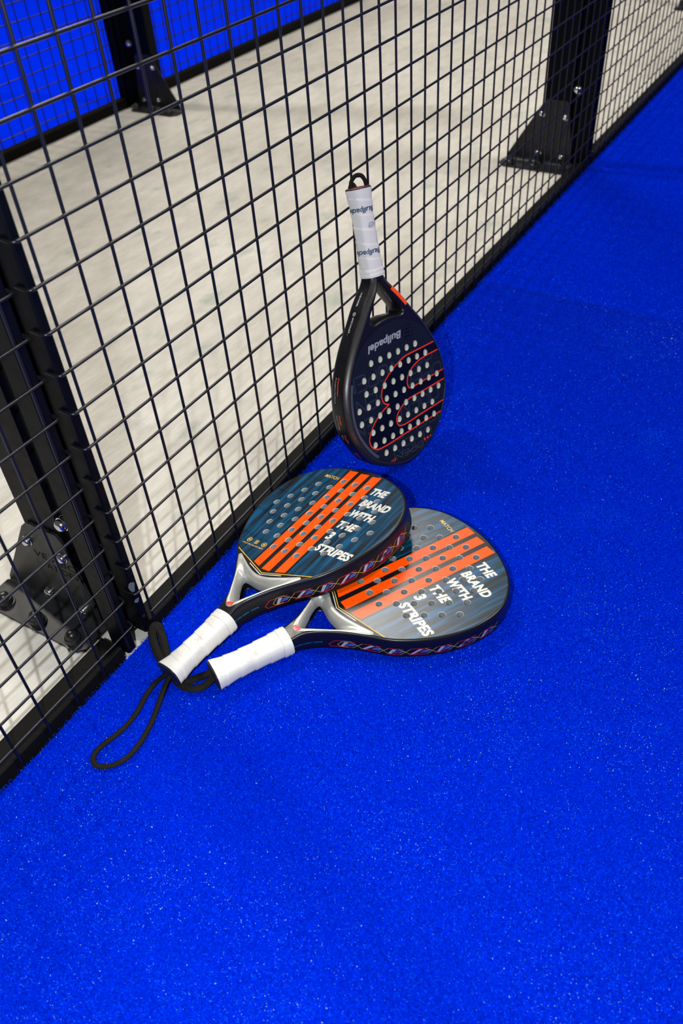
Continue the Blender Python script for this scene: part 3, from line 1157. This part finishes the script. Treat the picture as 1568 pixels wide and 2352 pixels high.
def striped_racket(root):
    # the cap below the V line, without the silver insert's area
    wl = lambda d: [(190 + 34 * 26 / 79.5 + d, -34), (190 + d, 0), (190 + 34 * 26 / 79.5 + d, 34)]
    wband = np.array(wl(-1.9) + wl(-3.3)[::-1])
    fr = body_part(root, ch, NN, prof1, T1, tri, opp1, [], HR, frame_mats, cap_keep1, cap_cls1,
                   [(vline(0), False), (wband, True), (INS, True)], [0] * 9)
    # face sheet with the print
    lim = offset_chain(ch, NN, prof1[0][0])
    sh = Sheet()
    sh.loop(lim)
    sh.loop(vline(0), False)
    sh.loop(vline(1.3), False)
    for c in holes1:
        sh.loop(circle(c, HR, 20))
    stripes = []
    for (a0, a1, b0, b1, uu0a, uu0b) in ((30.5, 15.2, 32.6, 16.2, 204, 199.5), (6.8, -9.2, 8.6, -7.6, 197.5, 198), (-18.6, -35.2, -15.4, -32.4, 200.3, 206)):
        stripes.append([(uu0a, a0), (432.5, b0), (434.3, b1), (uu0b, a1)])
    for q in stripes:
        sh.loop(q)
    band = [(196, 34.5), (430.5, 36.3), (438, 20), (439.0, 0), (438, -20), (430.5, -36.3), (200, -39.5), (192, 0)]
    sh.loop(band)
    texts = []
    for body, u0, v0, w_, h in (('THE', 396.2, -38.5, 31.5, 14.2), ('BRAND', 368.6, -39.5, 56, 14.2), ('WITH', 342.6, -41, 44, 14.2), ('THE', 315, -38.5, 35.5, 14.2), ('3', 288.6, -39.5, 11.5, 15), ('STRIPES', 262.2, -40.5, 68.5, 14.2)):
        texts.append((place_text(body, h, (u0, v0), (0, -1), (1, 0), 0.05, 0.22, w_, 1.06), 4))
    texts.append((place_text('MATCH', 6.4, (405.4, 66.5), (0, -1), (1, 0), 0.012, 0.1, 29.5), 5))
    texts.append((place_text('STRUCTURAL REINFORCEMENT', 2.7, (228.0, 83), (0, -1), (1, 0.0), 0.004, 0.0, 46), 5))
    for (P, t, e), _m in texts:
        sh.edges(P, e)
    icons = []
    for vc in (75.5, 59, 42.5):
        icons.append(circle((237.5, vc), 4.6, 14))
    rings = [circle((237.5, 75.5), 3.5, 12), circle((237.5, 42.5), 3.5, 12)]
    bars = [[(233.6 + 2.1 * k, 62.4), (233.6 + 2.1 * k, 55.6), (234.9 + 2.1 * k, 55.6), (234.9 + 2.1 * k, 62.4)] for k in range(4)]
    inner = [[(236.2, 77.4), (236.2, 73.6), (239.0, 73.6), (239.0, 77.4)], circle((237.5, 42.5), 1.9, 8)]
    for q in [icons[0], icons[2]] + rings + bars + inner:
        sh.loop(q)
    V, F, Cn = sh.solve()
    ok = inpoly(Cn, lim) & (VL(Cn) > 0)
    hc = np.array(holes1)
    for c in hc:
        ok &= np.hypot(Cn[:, 0] - c[0], Cn[:, 1] - c[1]) > HR * 0.985
    F, Cn = F[ok], Cn[ok]
    cl = np.zeros(len(F), int)
    cl[inpoly(Cn, band)] = 2
    for q in stripes:
        cl[inpoly(Cn, q)] = 1
    for q, rg in ((icons[0], rings[0]), (icons[2], rings[1])):
        cl[inpoly(Cn, q) & ~inpoly(Cn, rg)] = 5
    for q in bars + inner:
        cl[inpoly(Cn, q)] = 5
    for (P, t, e), mi in texts:
        cl[intris(Cn, P, t)] = mi
    cl[VL(Cn) < 1.3] = 5
    # raise nothing: the sheet is flush with the frame
    V3, F = compact(mm(np.c_[V, np.zeros(len(V))]), F)
    b = MB()
    b.add(V3, F)
    b.m = [int(i) for i in cl]
    for c in holes1:
        hn = 20
        c0, c1 = circle(c, HR, hn), circle(c, HR - 0.45, hn)
        vv = np.concatenate([np.c_[c0, np.full(hn, 0.0)], np.c_[c1, np.full(hn, -0.5)], np.c_[c1, np.full(hn, -T1)]])
        b.add(mm(vv), [(i, (i + 1) % hn, hn + (i + 1) % hn, hn + i) for i in range(hn)], 6)
        b.add(mm(vv), [(hn + i, hn + (i + 1) % hn, 2 * hn + (i + 1) % hn, 2 * hn + i) for i in range(hn)], 3)
    fc = b.build('face', ['face_blue', 'orange', 'face_black', 'hole_grey', 'white_print', 'yellow_print', 'hole_rim'], root, 38)
    fc['label'] = 'perforated striped hitting face with printed lettering'
    # silver throat insert
    cen = np.array([160.0, 0.0])

    def radial(loop, ang):
        out = []
        for a in ang:
            d = np.array([math.cos(a), math.sin(a)])
            best = 0
            for p, q in zip(loop, np.roll(loop, -1, 0)):
                e = q - p
                den = d[0] * e[1] - d[1] * e[0]
                if abs(den) < 1e-9:
                    continue
                r0 = p - cen
                t = (r0[0] * e[1] - r0[1] * e[0]) / den
                u = (r0[0] * d[1] - r0[1] * d[0]) / den
                if -1e-6 <= u <= 1 + 1e-6 and t > best:
                    best = t
            out.append(cen + d * best)
        return np.array(out)
    at_ = np.arctan2(INS[:, 1], INS[:, 0] - 160)
    ang = np.unique(np.round(np.concatenate([np.linspace(-PI, PI, 90)[:-1], at_, np.arctan2(tri[:, 1], tri[:, 0] - 160)]), 4))
    A = radial(INS, ang)
    B = radial(tri, ang)
    n = len(ang)
    rings_ = [np.c_[A, np.full(n, 0.0)]]
    for t, w in ((0.04, 0.5), (0.14, 0.85), (0.32, 0.8), (0.52, -0.1), (0.70, -2.2), (0.85, -5.6), (0.95, -10.0), (1.0, -15)):
        rings_.append(np.c_[A + (B - A) * t, np.full(n, w)])
    rings_.append(np.c_[B * 1.0, np.full(n, -20.0)])
    rings_.append(np.c_[B + (A - B) * 0.2, np.full(n, -21.0)])
    V = mm(np.concatenate(rings_))
    F = []
    for k in range(len(rings_) - 1):
        F += [(k * n + i, k * n + (i + 1) % n, (k + 1) * n + (i + 1) % n, (k + 1) * n + i) for i in range(n)]
    ins = mk('throat_insert', V, F, 'silver', root, None, 50)
    ins['label'] = 'silver triangular throat insert'
    b = MB()
    for k in range(3):
        s0 = 5.0 - k * 4.0
        lo, hi = 121.3 + 0.4 * k, 125.0 + 1.2 * (k if k < 2 else 1.4)
        vv = [(lo, s0, 1.0), (lo, s0 - 3.0, 1.0), (hi + 1.2, s0 - 4.6, 1.0), (hi + 1.2, s0 - 1.5, 1.0)]
        b.add(mm(vv), [(0, 1, 2, 3)])
    b.build('stripe_logo', ['red_print'], ins, None)
    # side graphics, both flanks
    total = SS[-1]
    for flank in (0, 1):
        b = MB()
        arc = (lambda q: q) if flank == 0 else (lambda q: total - q)
        S = lambda pts, eps, width=None, mi=0, closed=False: side_strip(b, ch, NN, SS, sw1, [(arc(a), w) for a, w in pts], eps, width, mi, closed)
        q0 = 62.0
        wt, wb = -16.5, -28.5
        S([(q0 + 22, wt), (q0 + 9, wt), (q0, wt - 7.5), (q0 + 3, wb), (q0 + 17, wb)], 0.28, 0.75, 0)
        S([(q0 + 31, wt + 1.0), (q0 + 20, wt + 0.5), (q0 + 12, wb + 4.5), (q0 + 15, wb + 1.0), (q0 + 27, wb + 0.5)], 0.34, 0.6, 1)
        x = q0 + 14
        k = 0
        while x < 292:
            per = 30 if k % 2 == 0 else 36
            S([(x + 4, wt), (x + per - 7, wt)], 0.28, 0.75, 0)
            S([(x, wb), (x + per - 11, wb)], 0.28, 0.75, 0)
            S([(x + per - 11, wb), (x + per + 3, wt)], 0.34, 0.6, 1)
            S([(x + per - 14, wt), (x + per + 2, wb + 1.5)], 0.34, 0.6, 1)
            S([(x + 7, wb + 1.2), (x + per - 5, wt - 4)], 0.3, 0.5, 0)
            g = per - 17
            S([(x + 2, wb + 1.2), (x + 6, wb + 0.8), (x + g + 1, wt - 1.5), (x + g - 5, wt - 1.2)], 0.18, None, 2)
            S([(x + g - 4.0, wb + 3.0), (x + g + 7, wb + 3.2), (x + g + 11, wt - 3.2), (x + g + 1.5, wt - 3.0)], 0.14, None, 3)
            x += per
            k += 1
        b.build('edge_graphic', ['magenta_print', 'thin_yellow', 'lilac_print', 'blue_print'], root, None)
    b = MB()
    side_text(b, ch, NN, SS, sw1, 'BALANCE  |  SLIGHTLY HEAD HEAVY', 2.6, 53.5, -19.0, -1, -1, 0.2, 0, 0.0, 44)
    b.build('edge_lettering', ['cyan_print'], root, None)
    # clear protective film round the head
    i0, i1 = np.searchsorted(SS, 300), np.searchsorted(SS, total - 300)
    ci, ni = ch[i0:i1], NN[i0:i1]
    pf = [(1.2, -1.9), (-0.35, -5), (-0.5, -12), (-0.5, -26), (-0.2, -32), (1.0, -35.2)]
    V = mm(np.concatenate([np.c_[ci - ni * d, np.full(len(ci), w)] for d, w in pf]))
    n = len(ci)
    F = [(k * n + i, (k + 1) * n + i, (k + 1) * n + i + 1, k * n + i + 1) for k in range(len(pf) - 1) for i in range(n - 1)]
    mk('edge_film', V, F, 'film', root, None, 40)
    # handle
    sect = grip_part(root, 0.0, 110.0, -T1 / 2, (20.5, 17.0), (16.8, 14.6), 13.0)
    a, c = sect(0.0)
    butt_part(root, 0.0, -T1 / 2, a + 0.2, c + 0.2, 1, 'butt')


RA = [[0.984697629, 0.169933007, -0.038643908], [-0.156039127, 0.958472238, 0.238710618], [0.077603926, -0.229027818, 0.970321539]]
OA = [-0.068195026, -0.080192836, 0.041148165]
RB = [[0.869726512, 0.493533948, 0.000190963], [-0.493533971, 0.869726514, 0.000100305], [-0.000116582, -0.000181484, 0.999999977]]
OB = [-0.038172911, -0.135987322, 0.036125715]
rA = racket_root('padel_racket', 'teal padel racket with three orange stripes lying tilted on top of its twin', RA, OA, 0.98915)
rA['group'] = 'pair of striped rackets'
striped_racket(rA)
taper(rA, 100, 132, 0.70, -T1 / 2)
rB = racket_root('padel_racket', 'grey-blue orange-striped padel racket flat on the turf, half under its twin', RB, OB, 1.0024)
rB['group'] = 'pair of striped rackets'
for c_ in list(rA.children):
    d_ = c_.copy()
    COL.objects.link(d_)
    d_.parent = rB
    for g_ in list(c_.children):
        e_ = g_.copy()
        COL.objects.link(e_)
        e_.parent = d_


def strap(root, pts, name='wrist_strap', rad=0.0036, rad2=0.0023, n=10, per=5, local=False):
    P = crom(pts, per)
    if not local:
        Mi = np.array(root.matrix_world.inverted())
        P = (np.c_[P, np.ones(len(P))] @ Mi.T)[:, :3]
        up = Mi[:3, :3] @ np.array([0, 0, 1.0])
    else:
        up = np.array([0, 0, 1.0])
    b = MB()
    b.tube(P, rad, 28, rad2, up, ribs=0.10)
    o = b.build(name, ['cord'], root, 60)
    return o


bpy.context.view_layer.update()
z = 0.0035
loopA = [(-61, -83.5, 22), (-68, -79, 20), (-74, -72, 13), (-81, -66, 6.5), (-90, -65, 4), (-104.4, -67.1, z * 1e3), (-125.9, -73.0, 3.5), (-147.8, -74.5, 3.5), (-165.0, -72.3, 3.5), (-182.1, -67.8, 3.5), (-195.0, -66.0, 3.5), (-205.1, -69.2, 3.5), (-210.6, -76.9, 3.5), (-209.8, -84.9, 3.5), (-205.8, -92.3, 3.5), (-196.7, -101.2, 3.5), (-181.8, -107.3, 3.5), (-162.6, -107.6, 3.5), (-144.9, -104.6, 3.5), (-127.7, -99.8, 3.5), (-104.8, -91.4, 4.5), (-88, -86.5, 10), (-75, -85.5, 18), (-61, -86.5, 22)]
strap(rA, [tuple(np.array(p) * 0.001) for p in loopA])
loopB = [(-32, -131, 17), (-38, -124, 13), (-43, -115, 7), (-50, -107, 4), (-56, -99, 3.2), (-55, -85, 2.6), (-46, -66, 2.6), (-38, -52, 3.6), (-30, -41, 5), (-19, -28, 6), (-8, -14, 7), (-3, -4.5, 8), (-6, -0.5, 8.5), (-13, -3, 8), (-21, -10, 6.5), (-30, -21, 5), (-40, -36, 4), (-47, -50, 3), (-56, -72, 2.6), (-64, -92, 2.6), (-65, -106, 3.4), (-62, -117, 4), (-55, -125.5, 5), (-46, -131, 9), (-38, -134, 15), (-32, -134, 17)]
strap(rB, [tuple(np.array(p) * 0.001) for p in loopB], rad=0.0058, rad2=0.0030)

# ------------------------------------------------------------------ black racket leaning on the fence
HW = ('hole_cream', 'rim_beige')
T2 = 38.0
RC = [[-0.198881549, 0.964469241, -0.173911510], [-0.265316494, -0.223817260, -0.937823540], [-0.943426355, -0.140374207, 0.300402721]]
OC = [0.519413411, -0.110202388, 0.191109957]
rC = racket_root('padel_racket', 'black padel racket with coral outline logo standing on its head against the fence', RC, OC, 0.981)
# fence posts hold the tip end at +u; handle at -u.  The neck chain runs tip-wards like above
halfC = [(-138, 14), (-126, 15), (-116, 19), (-104, 29), (-90, 42), (-65, 62), (-33, 87.5), (3, 109.5), (28, 120), (56, 125.5), (82, 126), (104, 122), (133, 108.5), (159, 89), (176, 66), (188, 39), (194.5, 14), (195.5, 0)]
cc = crom([(u, -v) for u, v in halfC] + [(u, v) for u, v in halfC[-2::-1]], 6)
NC, SC = side_frame(cc)
profC = [(9.6, -0.9), (8.9, -0.9), (8.4, 0.05), (7.4, 0.1), (5.0, -1.2), (1.6, -5.0), (0.5, -7.6), (0.0, -10.5), (0.0, -20), (0.0, -29), (0.6, -33), (2.6, -36.6), (6.5, -38.0)]
zoneC = [0, 0, 3, 3, 3, 3, 0, 0, 0, 0, 0, 0]
faceC = [(-51.5, 0), (-50.2, 20), (-46.8, 36), (-40, 54), (-30, 70), (-17, 86)]
ringC = offset_chain(cc, NC, 9.9)
keepr = ringC[(ringC[:, 0] > -8)]
faceL = [(u, -v) for u, v in faceC[::-1]]
faceR = [(u, v) for u, v in faceC]
# ccw: right(-v) flank goes to the tip, back along +v, then the arc over the throat
face_loop = np.r_[keepr, crom([tuple(keepr[-1])] + faceR[::-1] + [(u, -v) for u, v in faceC[1:]] + [tuple(keepr[0])], 5)[1:-1]]
openC = crom([(-118, 0), (-111, -5.5), (-100, -13), (-84, -24.5), (-68, -36), (-61, -38.5), (-58, -33), (-60.3, -17), (-61.5, 0), (-60.3, 17), (-58, 33), (-61, 38.5), (-68, 36), (-84, 24.5), (-100, 13), (-111, 5.5)], 5, True)
oppC = [(4.6, -0.9), (3.0, -1.6), (1.2, -4.5), (0.0, -9), (0.0, -29), (1.0, -34), (4, -38.0)]
holesC = []
px_, py_ = 22.0, 22.128
for j, n_ in enumerate((6, 8, 8, 10, 10, 8, 8, 6)):
    for i in range(n_):
        holesC.append((py_ * j, px_ * (i - (n_ - 1) / 2)))
HRC = 5.5
body_part(rC, cc, NC, profC, T2, openC, oppC, [], HRC, ['frame_black', 'hole_cream', 'rim_beige', 'gunmetal'],
          lambda P: ~inpoly(P, face_loop), lambda P: np.zeros(len(P), int), [(face_loop, True)], zoneC)


def stroke_letters(body, org, h, w_, gap):
    """squared outline letters as polylines, up=+u, reading -v"""
    G = {'O': [[(0.15, 0), (0.0, 0.15), (0, 0.85), (0.15, 1), (0.85, 1), (1, 0.85), (1, 0.15), (0.85, 0), (0.15, 0)]],
         'P': [[(0, 0), (0, 1), (0.88, 1), (1, 0.88), (1, 0.52), (0.88, 0.4), (0.2, 0.4)]],
         'E': [[(1, 1), (0.12, 1), (0, 0.88), (0, 0.12), (0.12, 0), (1, 0)], [(0.2, 0.5), (0.9, 0.5)]],
         'N': [[(0, 0), (0, 1), (1, 0), (1, 1)]]}
    out = []
    for k, ch_ in enumerate(body):
        for pl in G[ch_]:
            out.append(np.array([(org[0] + y * h, org[1] - (k * (w_ + gap) + x * w_)) for x, y in pl]))
    return out


def dense(pl, step=3.0):
    out = [pl[0]]
    for a, b_ in zip(pl[:-1], pl[1:]):
        k = max(1, int(np.linalg.norm(b_ - a) / step))
        out += [a + (b_ - a) * t for t in np.linspace(0, 1, k + 1)[1:]]
    return np.array(out)


logo_out = crom([(9.5, 125), (10, 102), (11.5, 60), (12.4, 30.5), (15.9, 13.7), (26.6, -12.3), (39.9, -32.1), (56, -43.1), (67, -43.2), (75, -37.5), (78.0, -29.3)], 6)
logo_out2 = crom([(78.0, -29.3), (80.6, -37), (83.1, -44.8), (95, -67.5), (110.9, -83.4), (123, -88.5), (135, -83.9), (141.2, -74.5), (143, -61.6), (140, 0), (134, 103.9), (133, 125)], 6)
logo_full = np.r_[logo_out, logo_out2[1:]]
logo_in1 = crom([(26, 125), (26.5, 108.6), (29.3, 61.6), (36.9, 38.7), (46.7, 26), (59.3, 21.5), (67, 24.0), (69, 32), (68.2, 44), (64, 117), (63.6, 125)], 6)
logo_in2 = crom([(80.6, 125), (80.8, 117.7), (83.5, 60), (85.7, 15.9), (91.5, 0.6), (100.8, -13.1), (110.2, -18), (120, -15.5), (123.8, -7), (120.8, 50), (116.9, 111.4), (116.2, 125)], 6)
sh = Sheet()
sh.loop(face_loop)
for c in holesC:
    sh.loop(circle(c, HRC, 20))
LW = 1.9
strokes = [logo_full, logo_in1, logo_in2]
for q in strokes:
    sh.loop(ribbon(q, LW))
ghosts = []
for (u0, v0) in ((12, 92), (12, -20), (48, 112), (48, -2), (84, 96), (84, -16), (120, 108), (120, -6), (150, 64)):
    ghosts += stroke_letters('OPEN', (u0, v0), 24, 21, 5.5)
ghosts = [dense(g) for g in ghosts]
GW = 3.0
for g in ghosts:
    sh.loop(ribbon(g, GW))
open_l = [dense(g) for g in stroke_letters('OPEN', (168.6, 37.5), 9.4, 14.2, 4.3)]
for g in open_l:
    sh.loop(ribbon(g, 1.0))
tb = place_text('Bullpadel', 11.4, (-31.6, 25.5), (0.055, -0.9985), (0.9985, 0.055), 0.03, 0.25, 84)
tcx = place_text('CTR', 4.4, (172.3, -35.5), (0.10, -0.995), (0.995, 0.1), 0.03, 0.3, 13)
for P, t, e in (tb, tcx):
    sh.edges(P, e)
dots = [circle((168.2, v), 2.3, 12) for v in (59.6, 51.8, 44.0)]
lg_c = (-24.5, 41.0)
lg1, lg2 = circle(lg_c, 13.5, 32), circle(lg_c, 12.2, 32)
lgb = [[(lg_c[0] - 6.5 + 6 * k, lg_c[1] + 6.5 - k), (lg_c[0] - 6.5 + 6 * k, lg_c[1] - 7), (lg_c[0] - 3.8 + 6 * k, lg_c[1] - 7.5), (lg_c[0] - 3.8 + 6 * k, lg_c[1] + 6.0)] for k in range(3)]
for q in dots + [lg1, lg2] + lgb:
    sh.loop(q)
# grey crescent printed along the -v flank of the face
cres_o = offset_chain(cc, NC, 10.0)
cres_i = offset_chain(cc, NC, 15.0)
sel = (np.arange(len(cc)) < len(cc) // 2) & (cc[:, 0] > 12) & (cc[:, 0] < 168)
cres = np.r_[cres_o[sel], cres_i[sel][::-1]]
sh.loop(cres)
V, F, Cn = sh.solve()
ok = inpoly(Cn, face_loop)
for c in holesC:
    ok &= np.hypot(Cn[:, 0] - c[0], Cn[:, 1] - c[1]) > HRC * 0.985
F, Cn = F[ok], Cn[ok]
cl = np.zeros(len(F), int)
inB = inpoly(Cn, np.r_[logo_full, [(133, 140), (9.5, 140)]]) & ~inpoly(Cn, np.r_[logo_in1, [(63.6, 140), (26, 140)]]) & ~inpoly(Cn, np.r_[logo_in2, [(116, 140), (80, 140)]])
gm = np.zeros(len(F), bool)
for g in ghosts:
    gm |= dpoly(Cn, g) < GW / 2 + 0.02
cl[gm] = 2
cl[inB] = 1
cl[inpoly(Cn, lg1) & ~inpoly(Cn, lg2)] = 1
for q in lgb:
    cl[inpoly(Cn, q)] = 1
cl[inpoly(Cn, cres)] = 6
for q in strokes:
    cl[dpoly(Cn, q) < LW / 2 + 0.02] = 3
for g in open_l:
    cl[dpoly(Cn, g) < 0.52] = 5
cl[intris(Cn, tb[0], tb[1])] = 4
cl[intris(Cn, tcx[0], tcx[1])] = 3
for q in dots:
    cl[inpoly(Cn, q)] = 3
V3, F = compact(mm(np.c_[V, np.full(len(V), -0.25)]), F)
b = MB()
b.add(V3, F)
b.m = [int(i) for i in cl]
for c in holesC:
    hn = 20
    c0, c1 = circle(c, HRC, hn), circle(c, HRC - 0.4, hn)
    vv = np.concatenate([np.c_[c0, np.full(hn, -0.25)], np.c_[c1, np.full(hn, -0.8)], np.c_[c1, np.full(hn, -T2)]])
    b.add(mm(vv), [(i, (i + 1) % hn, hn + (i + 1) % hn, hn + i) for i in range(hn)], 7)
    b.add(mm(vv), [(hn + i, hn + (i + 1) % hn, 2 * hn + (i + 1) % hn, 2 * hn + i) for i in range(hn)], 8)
fc = b.build('face', ['face_navy', 'face_deep', 'ghost', 'coral_line', 'grey_print', 'dim_print', 'dim_print', 'rim_beige', 'hole_cream'], rC, 38)
fc['label'] = 'perforated black hitting face with coral outline logo'
# orange flash and serial number on the right arm, lettering on the left flank
totC = SC[-1]
sp = lambda q, w, eps: sidepoint(cc, NC, SC, np.asarray(q, float), np.asarray(w, float), eps, profC)
b = MB()


def s_at(u, right):
    idx = np.where(cc[:, 1] >= 0)[0] if right else np.where(cc[:, 1] <= 0)[0]
    k = idx[np.argmin(np.abs(cc[idx, 0] - u))]
    return SC[k]


dd = [(11.0, -0.5), (9.2, 0.0), (8.2, 0.35), (7.4, 0.4), (5.0, -0.8), (1.6, -4.6), (0.25, -7.6), (-0.3, -10.5), (-0.3, -13)]
ia, ib = [np.argmin(np.abs(cc[:, 0] - u_) + (cc[:, 1] < 0) * 1e3) for u_ in (-109, -72)]
ia, ib = min(ia, ib), max(ia, ib)
ci, ni = cc[ia:ib + 1], NC[ia:ib + 1]
k_ = len(ci)
b.add(mm(np.concatenate([np.c_[ci - ni * d, np.full(k_, w)] for d, w in dd])), [(r_ * k_ + i, (r_ + 1) * k_ + i, (r_ + 1) * k_ + i + 1, r_ * k_ + i + 1) for r_ in range(len(dd) - 1) for i in range(k_ - 1)])
b.build('arm_flash', ['orange'], rC, 40)
b = MB()
side_text(b, cc, NC, SC, profC, '. THE PADEL', 3.3, s_at(-108, False), -23.5, 1, 1, 0.25, 0, 0.01, 27)
side_text(b, cc, NC, SC, profC, 'SPECIALIST .', 3.3, s_at(-73, False), -23.5, 1, 1, 0.25, 0, 0.01, 29)
qc = s_at(-77, False)
for a in np.linspace(0, 2 * PI, 17)[:-1]:
    a2 = a + 2 * PI / 16
    b.add(mm(sp([qc + 3.2 * math.cos(a), qc + 3.2 * math.cos(a2), qc + 2.4 * math.cos(a2), qc + 2.4 * math.cos(a)], [-22 + 3.2 * math.sin(a), -22 + 3.2 * math.sin(a2), -22 + 2.4 * math.sin(a2), -22 + 2.4 * math.sin(a)], 0.25)), [(0, 1, 2, 3)])
side_strip(b, cc, NC, SC, profC, [(qc - 1.5, -23.4), (qc + 1.5, -20.6)], 0.25, 0.9)
b.build('arm_lettering', ['white_print'], rC, None)
b = MB()
b2 = MB()
for u_, t1_, t2_, wd in ((6, 'Composition', 'Polyglass/Softeva', (28, 41)), (66, 'Weight', '360-370gr', (17, 27)), (101, 'Profile', '38mm', (17, 9)), (137, 'Balance', 'Low', (17, 7)), (160, 'Type', 'Control', (11, 12))):
    q = s_at(u_, False)
    b, b2 = MB(), MB()
    side_text(b, cc, NC, SC, profC, t1_, 3.1, q, -20.5, 1, 1, 0.25, 0, 0.012, wd[0])
    side_text(b2, cc, NC, SC, profC, t2_, 2.7, q, -26.5, 1, 1, 0.25, 0, 0.0, wd[1])
    b.build('edge_lettering', ['orange'], rC, None)
    b2.build('edge_lettering', ['grey_print'], rC, None)
# serial number on the front of the right arm
P, t, e = text_mesh('0222222620', 2.6)
P = P * [24.0 / P[:, 0].max(), 1.0]
uw = -97 + P[:, 0] * 0.80
vw = np.interp(uw, [-118, -111, -100, -84, -68], [0, 5.5, 13, 24.5, 36]) - 0.35
mk('serial_number', mm(np.c_[uw, vw, -14.5 + P[:, 1]]), t, 'grey_print', rC)
# scuffed clear film round the head
i0, i1 = np.searchsorted(SC, s_at(120, False)), np.searchsorted(SC, s_at(120, True))
ci, ni = cc[i0:i1], NC[i0:i1]
pf = [(3.0, -2.4), (0.6, -6), (-0.4, -10), (-0.5, -28), (0.3, -34)]
V = mm(np.concatenate([np.c_[ci - ni * d, np.full(len(ci), w)] for d, w in pf]))
n = len(ci)
F = [(k * n + i, (k + 1) * n + i, (k + 1) * n + i + 1, k * n + i + 1) for k in range(len(pf) - 1) for i in range(n - 1)]
mk('edge_film', V, F, 'film', rC, None, 40)
taper(rC, -140, -96, 0.66, -T2 / 2)
sectC = grip_part(rC, -258.0, -126.0, -T2 / 2, (19.5, 16.5), (16.0, 14.0), 12.0)
a, c = sectC(0.0)
butt_part(rC, -258.0, -T2 / 2, a + 0.2, c + 0.2, 1, 'butt', 'butt_red')


def grip_text(b, body, size, u0, th0, mi, bold=0.02, width=None):
    v, t, _ = text_mesh(body, size, bold, 0.2)
    v = v.copy()
    if width:
        v[:, 0] *= width / v[:, 0].max()
    out = []
    for x, y in v:
        u = u0 + y
        a, c = sectC((u + 258) / 132.0)
        th = th0 + x / 17.5
        cs, sn_ = math.cos(th), math.sin(th)
        ex = 0.72
        out.append((u, math.copysign(abs(cs) ** ex, cs) * (a + 0.95), -T2 / 2 + math.copysign(abs(sn_) ** ex, sn_) * (c + 0.95)))
    b.add(mm(out), t, mi)


b = MB()
grip_text(b, 'Bullpadel', 7.6, -231, 0.92, 0, 0.03, 52)
grip_text(b, 'Bullpadel', 7.6, -168, 0.98, 0, 0.03, 52)
grip_text(b, 'el', 7.6, -207, 0.50, 0, 0.03, 8)
grip_text(b, 'e', 10.5, -208, 1.25, 1, 0.01, 9)
b.build('grip_lettering', ['ink', 'ink_light'], rC, None)
strap(rC, [tuple(np.array(p) * 0.001) for p in [(-252, -9, -25), (-262, -9.5, -24.5), (-271, -7.5, -22.5), (-277, -1.5, -18.5), (-276, 6, -14.5), (-269, 12, -14), (-259, 17.0, -17), (-246, 20.5, -21), (-230, 23.0, -24), (-212, 22.5, -27), (-196, 19, -31), (-185, 12, -35.6), (-182, 3, -36.2), (-190, -3, -36.2), (-212, -1, -36.8), (-236, 0, -38.4), (-252, 1, -39.2), (-262, 1, -36), (-266, 0.5, -30), (-261, 0, -25), (-252, -0.5, -22)]], local=True, rad=0.0034, rad2=0.0030)
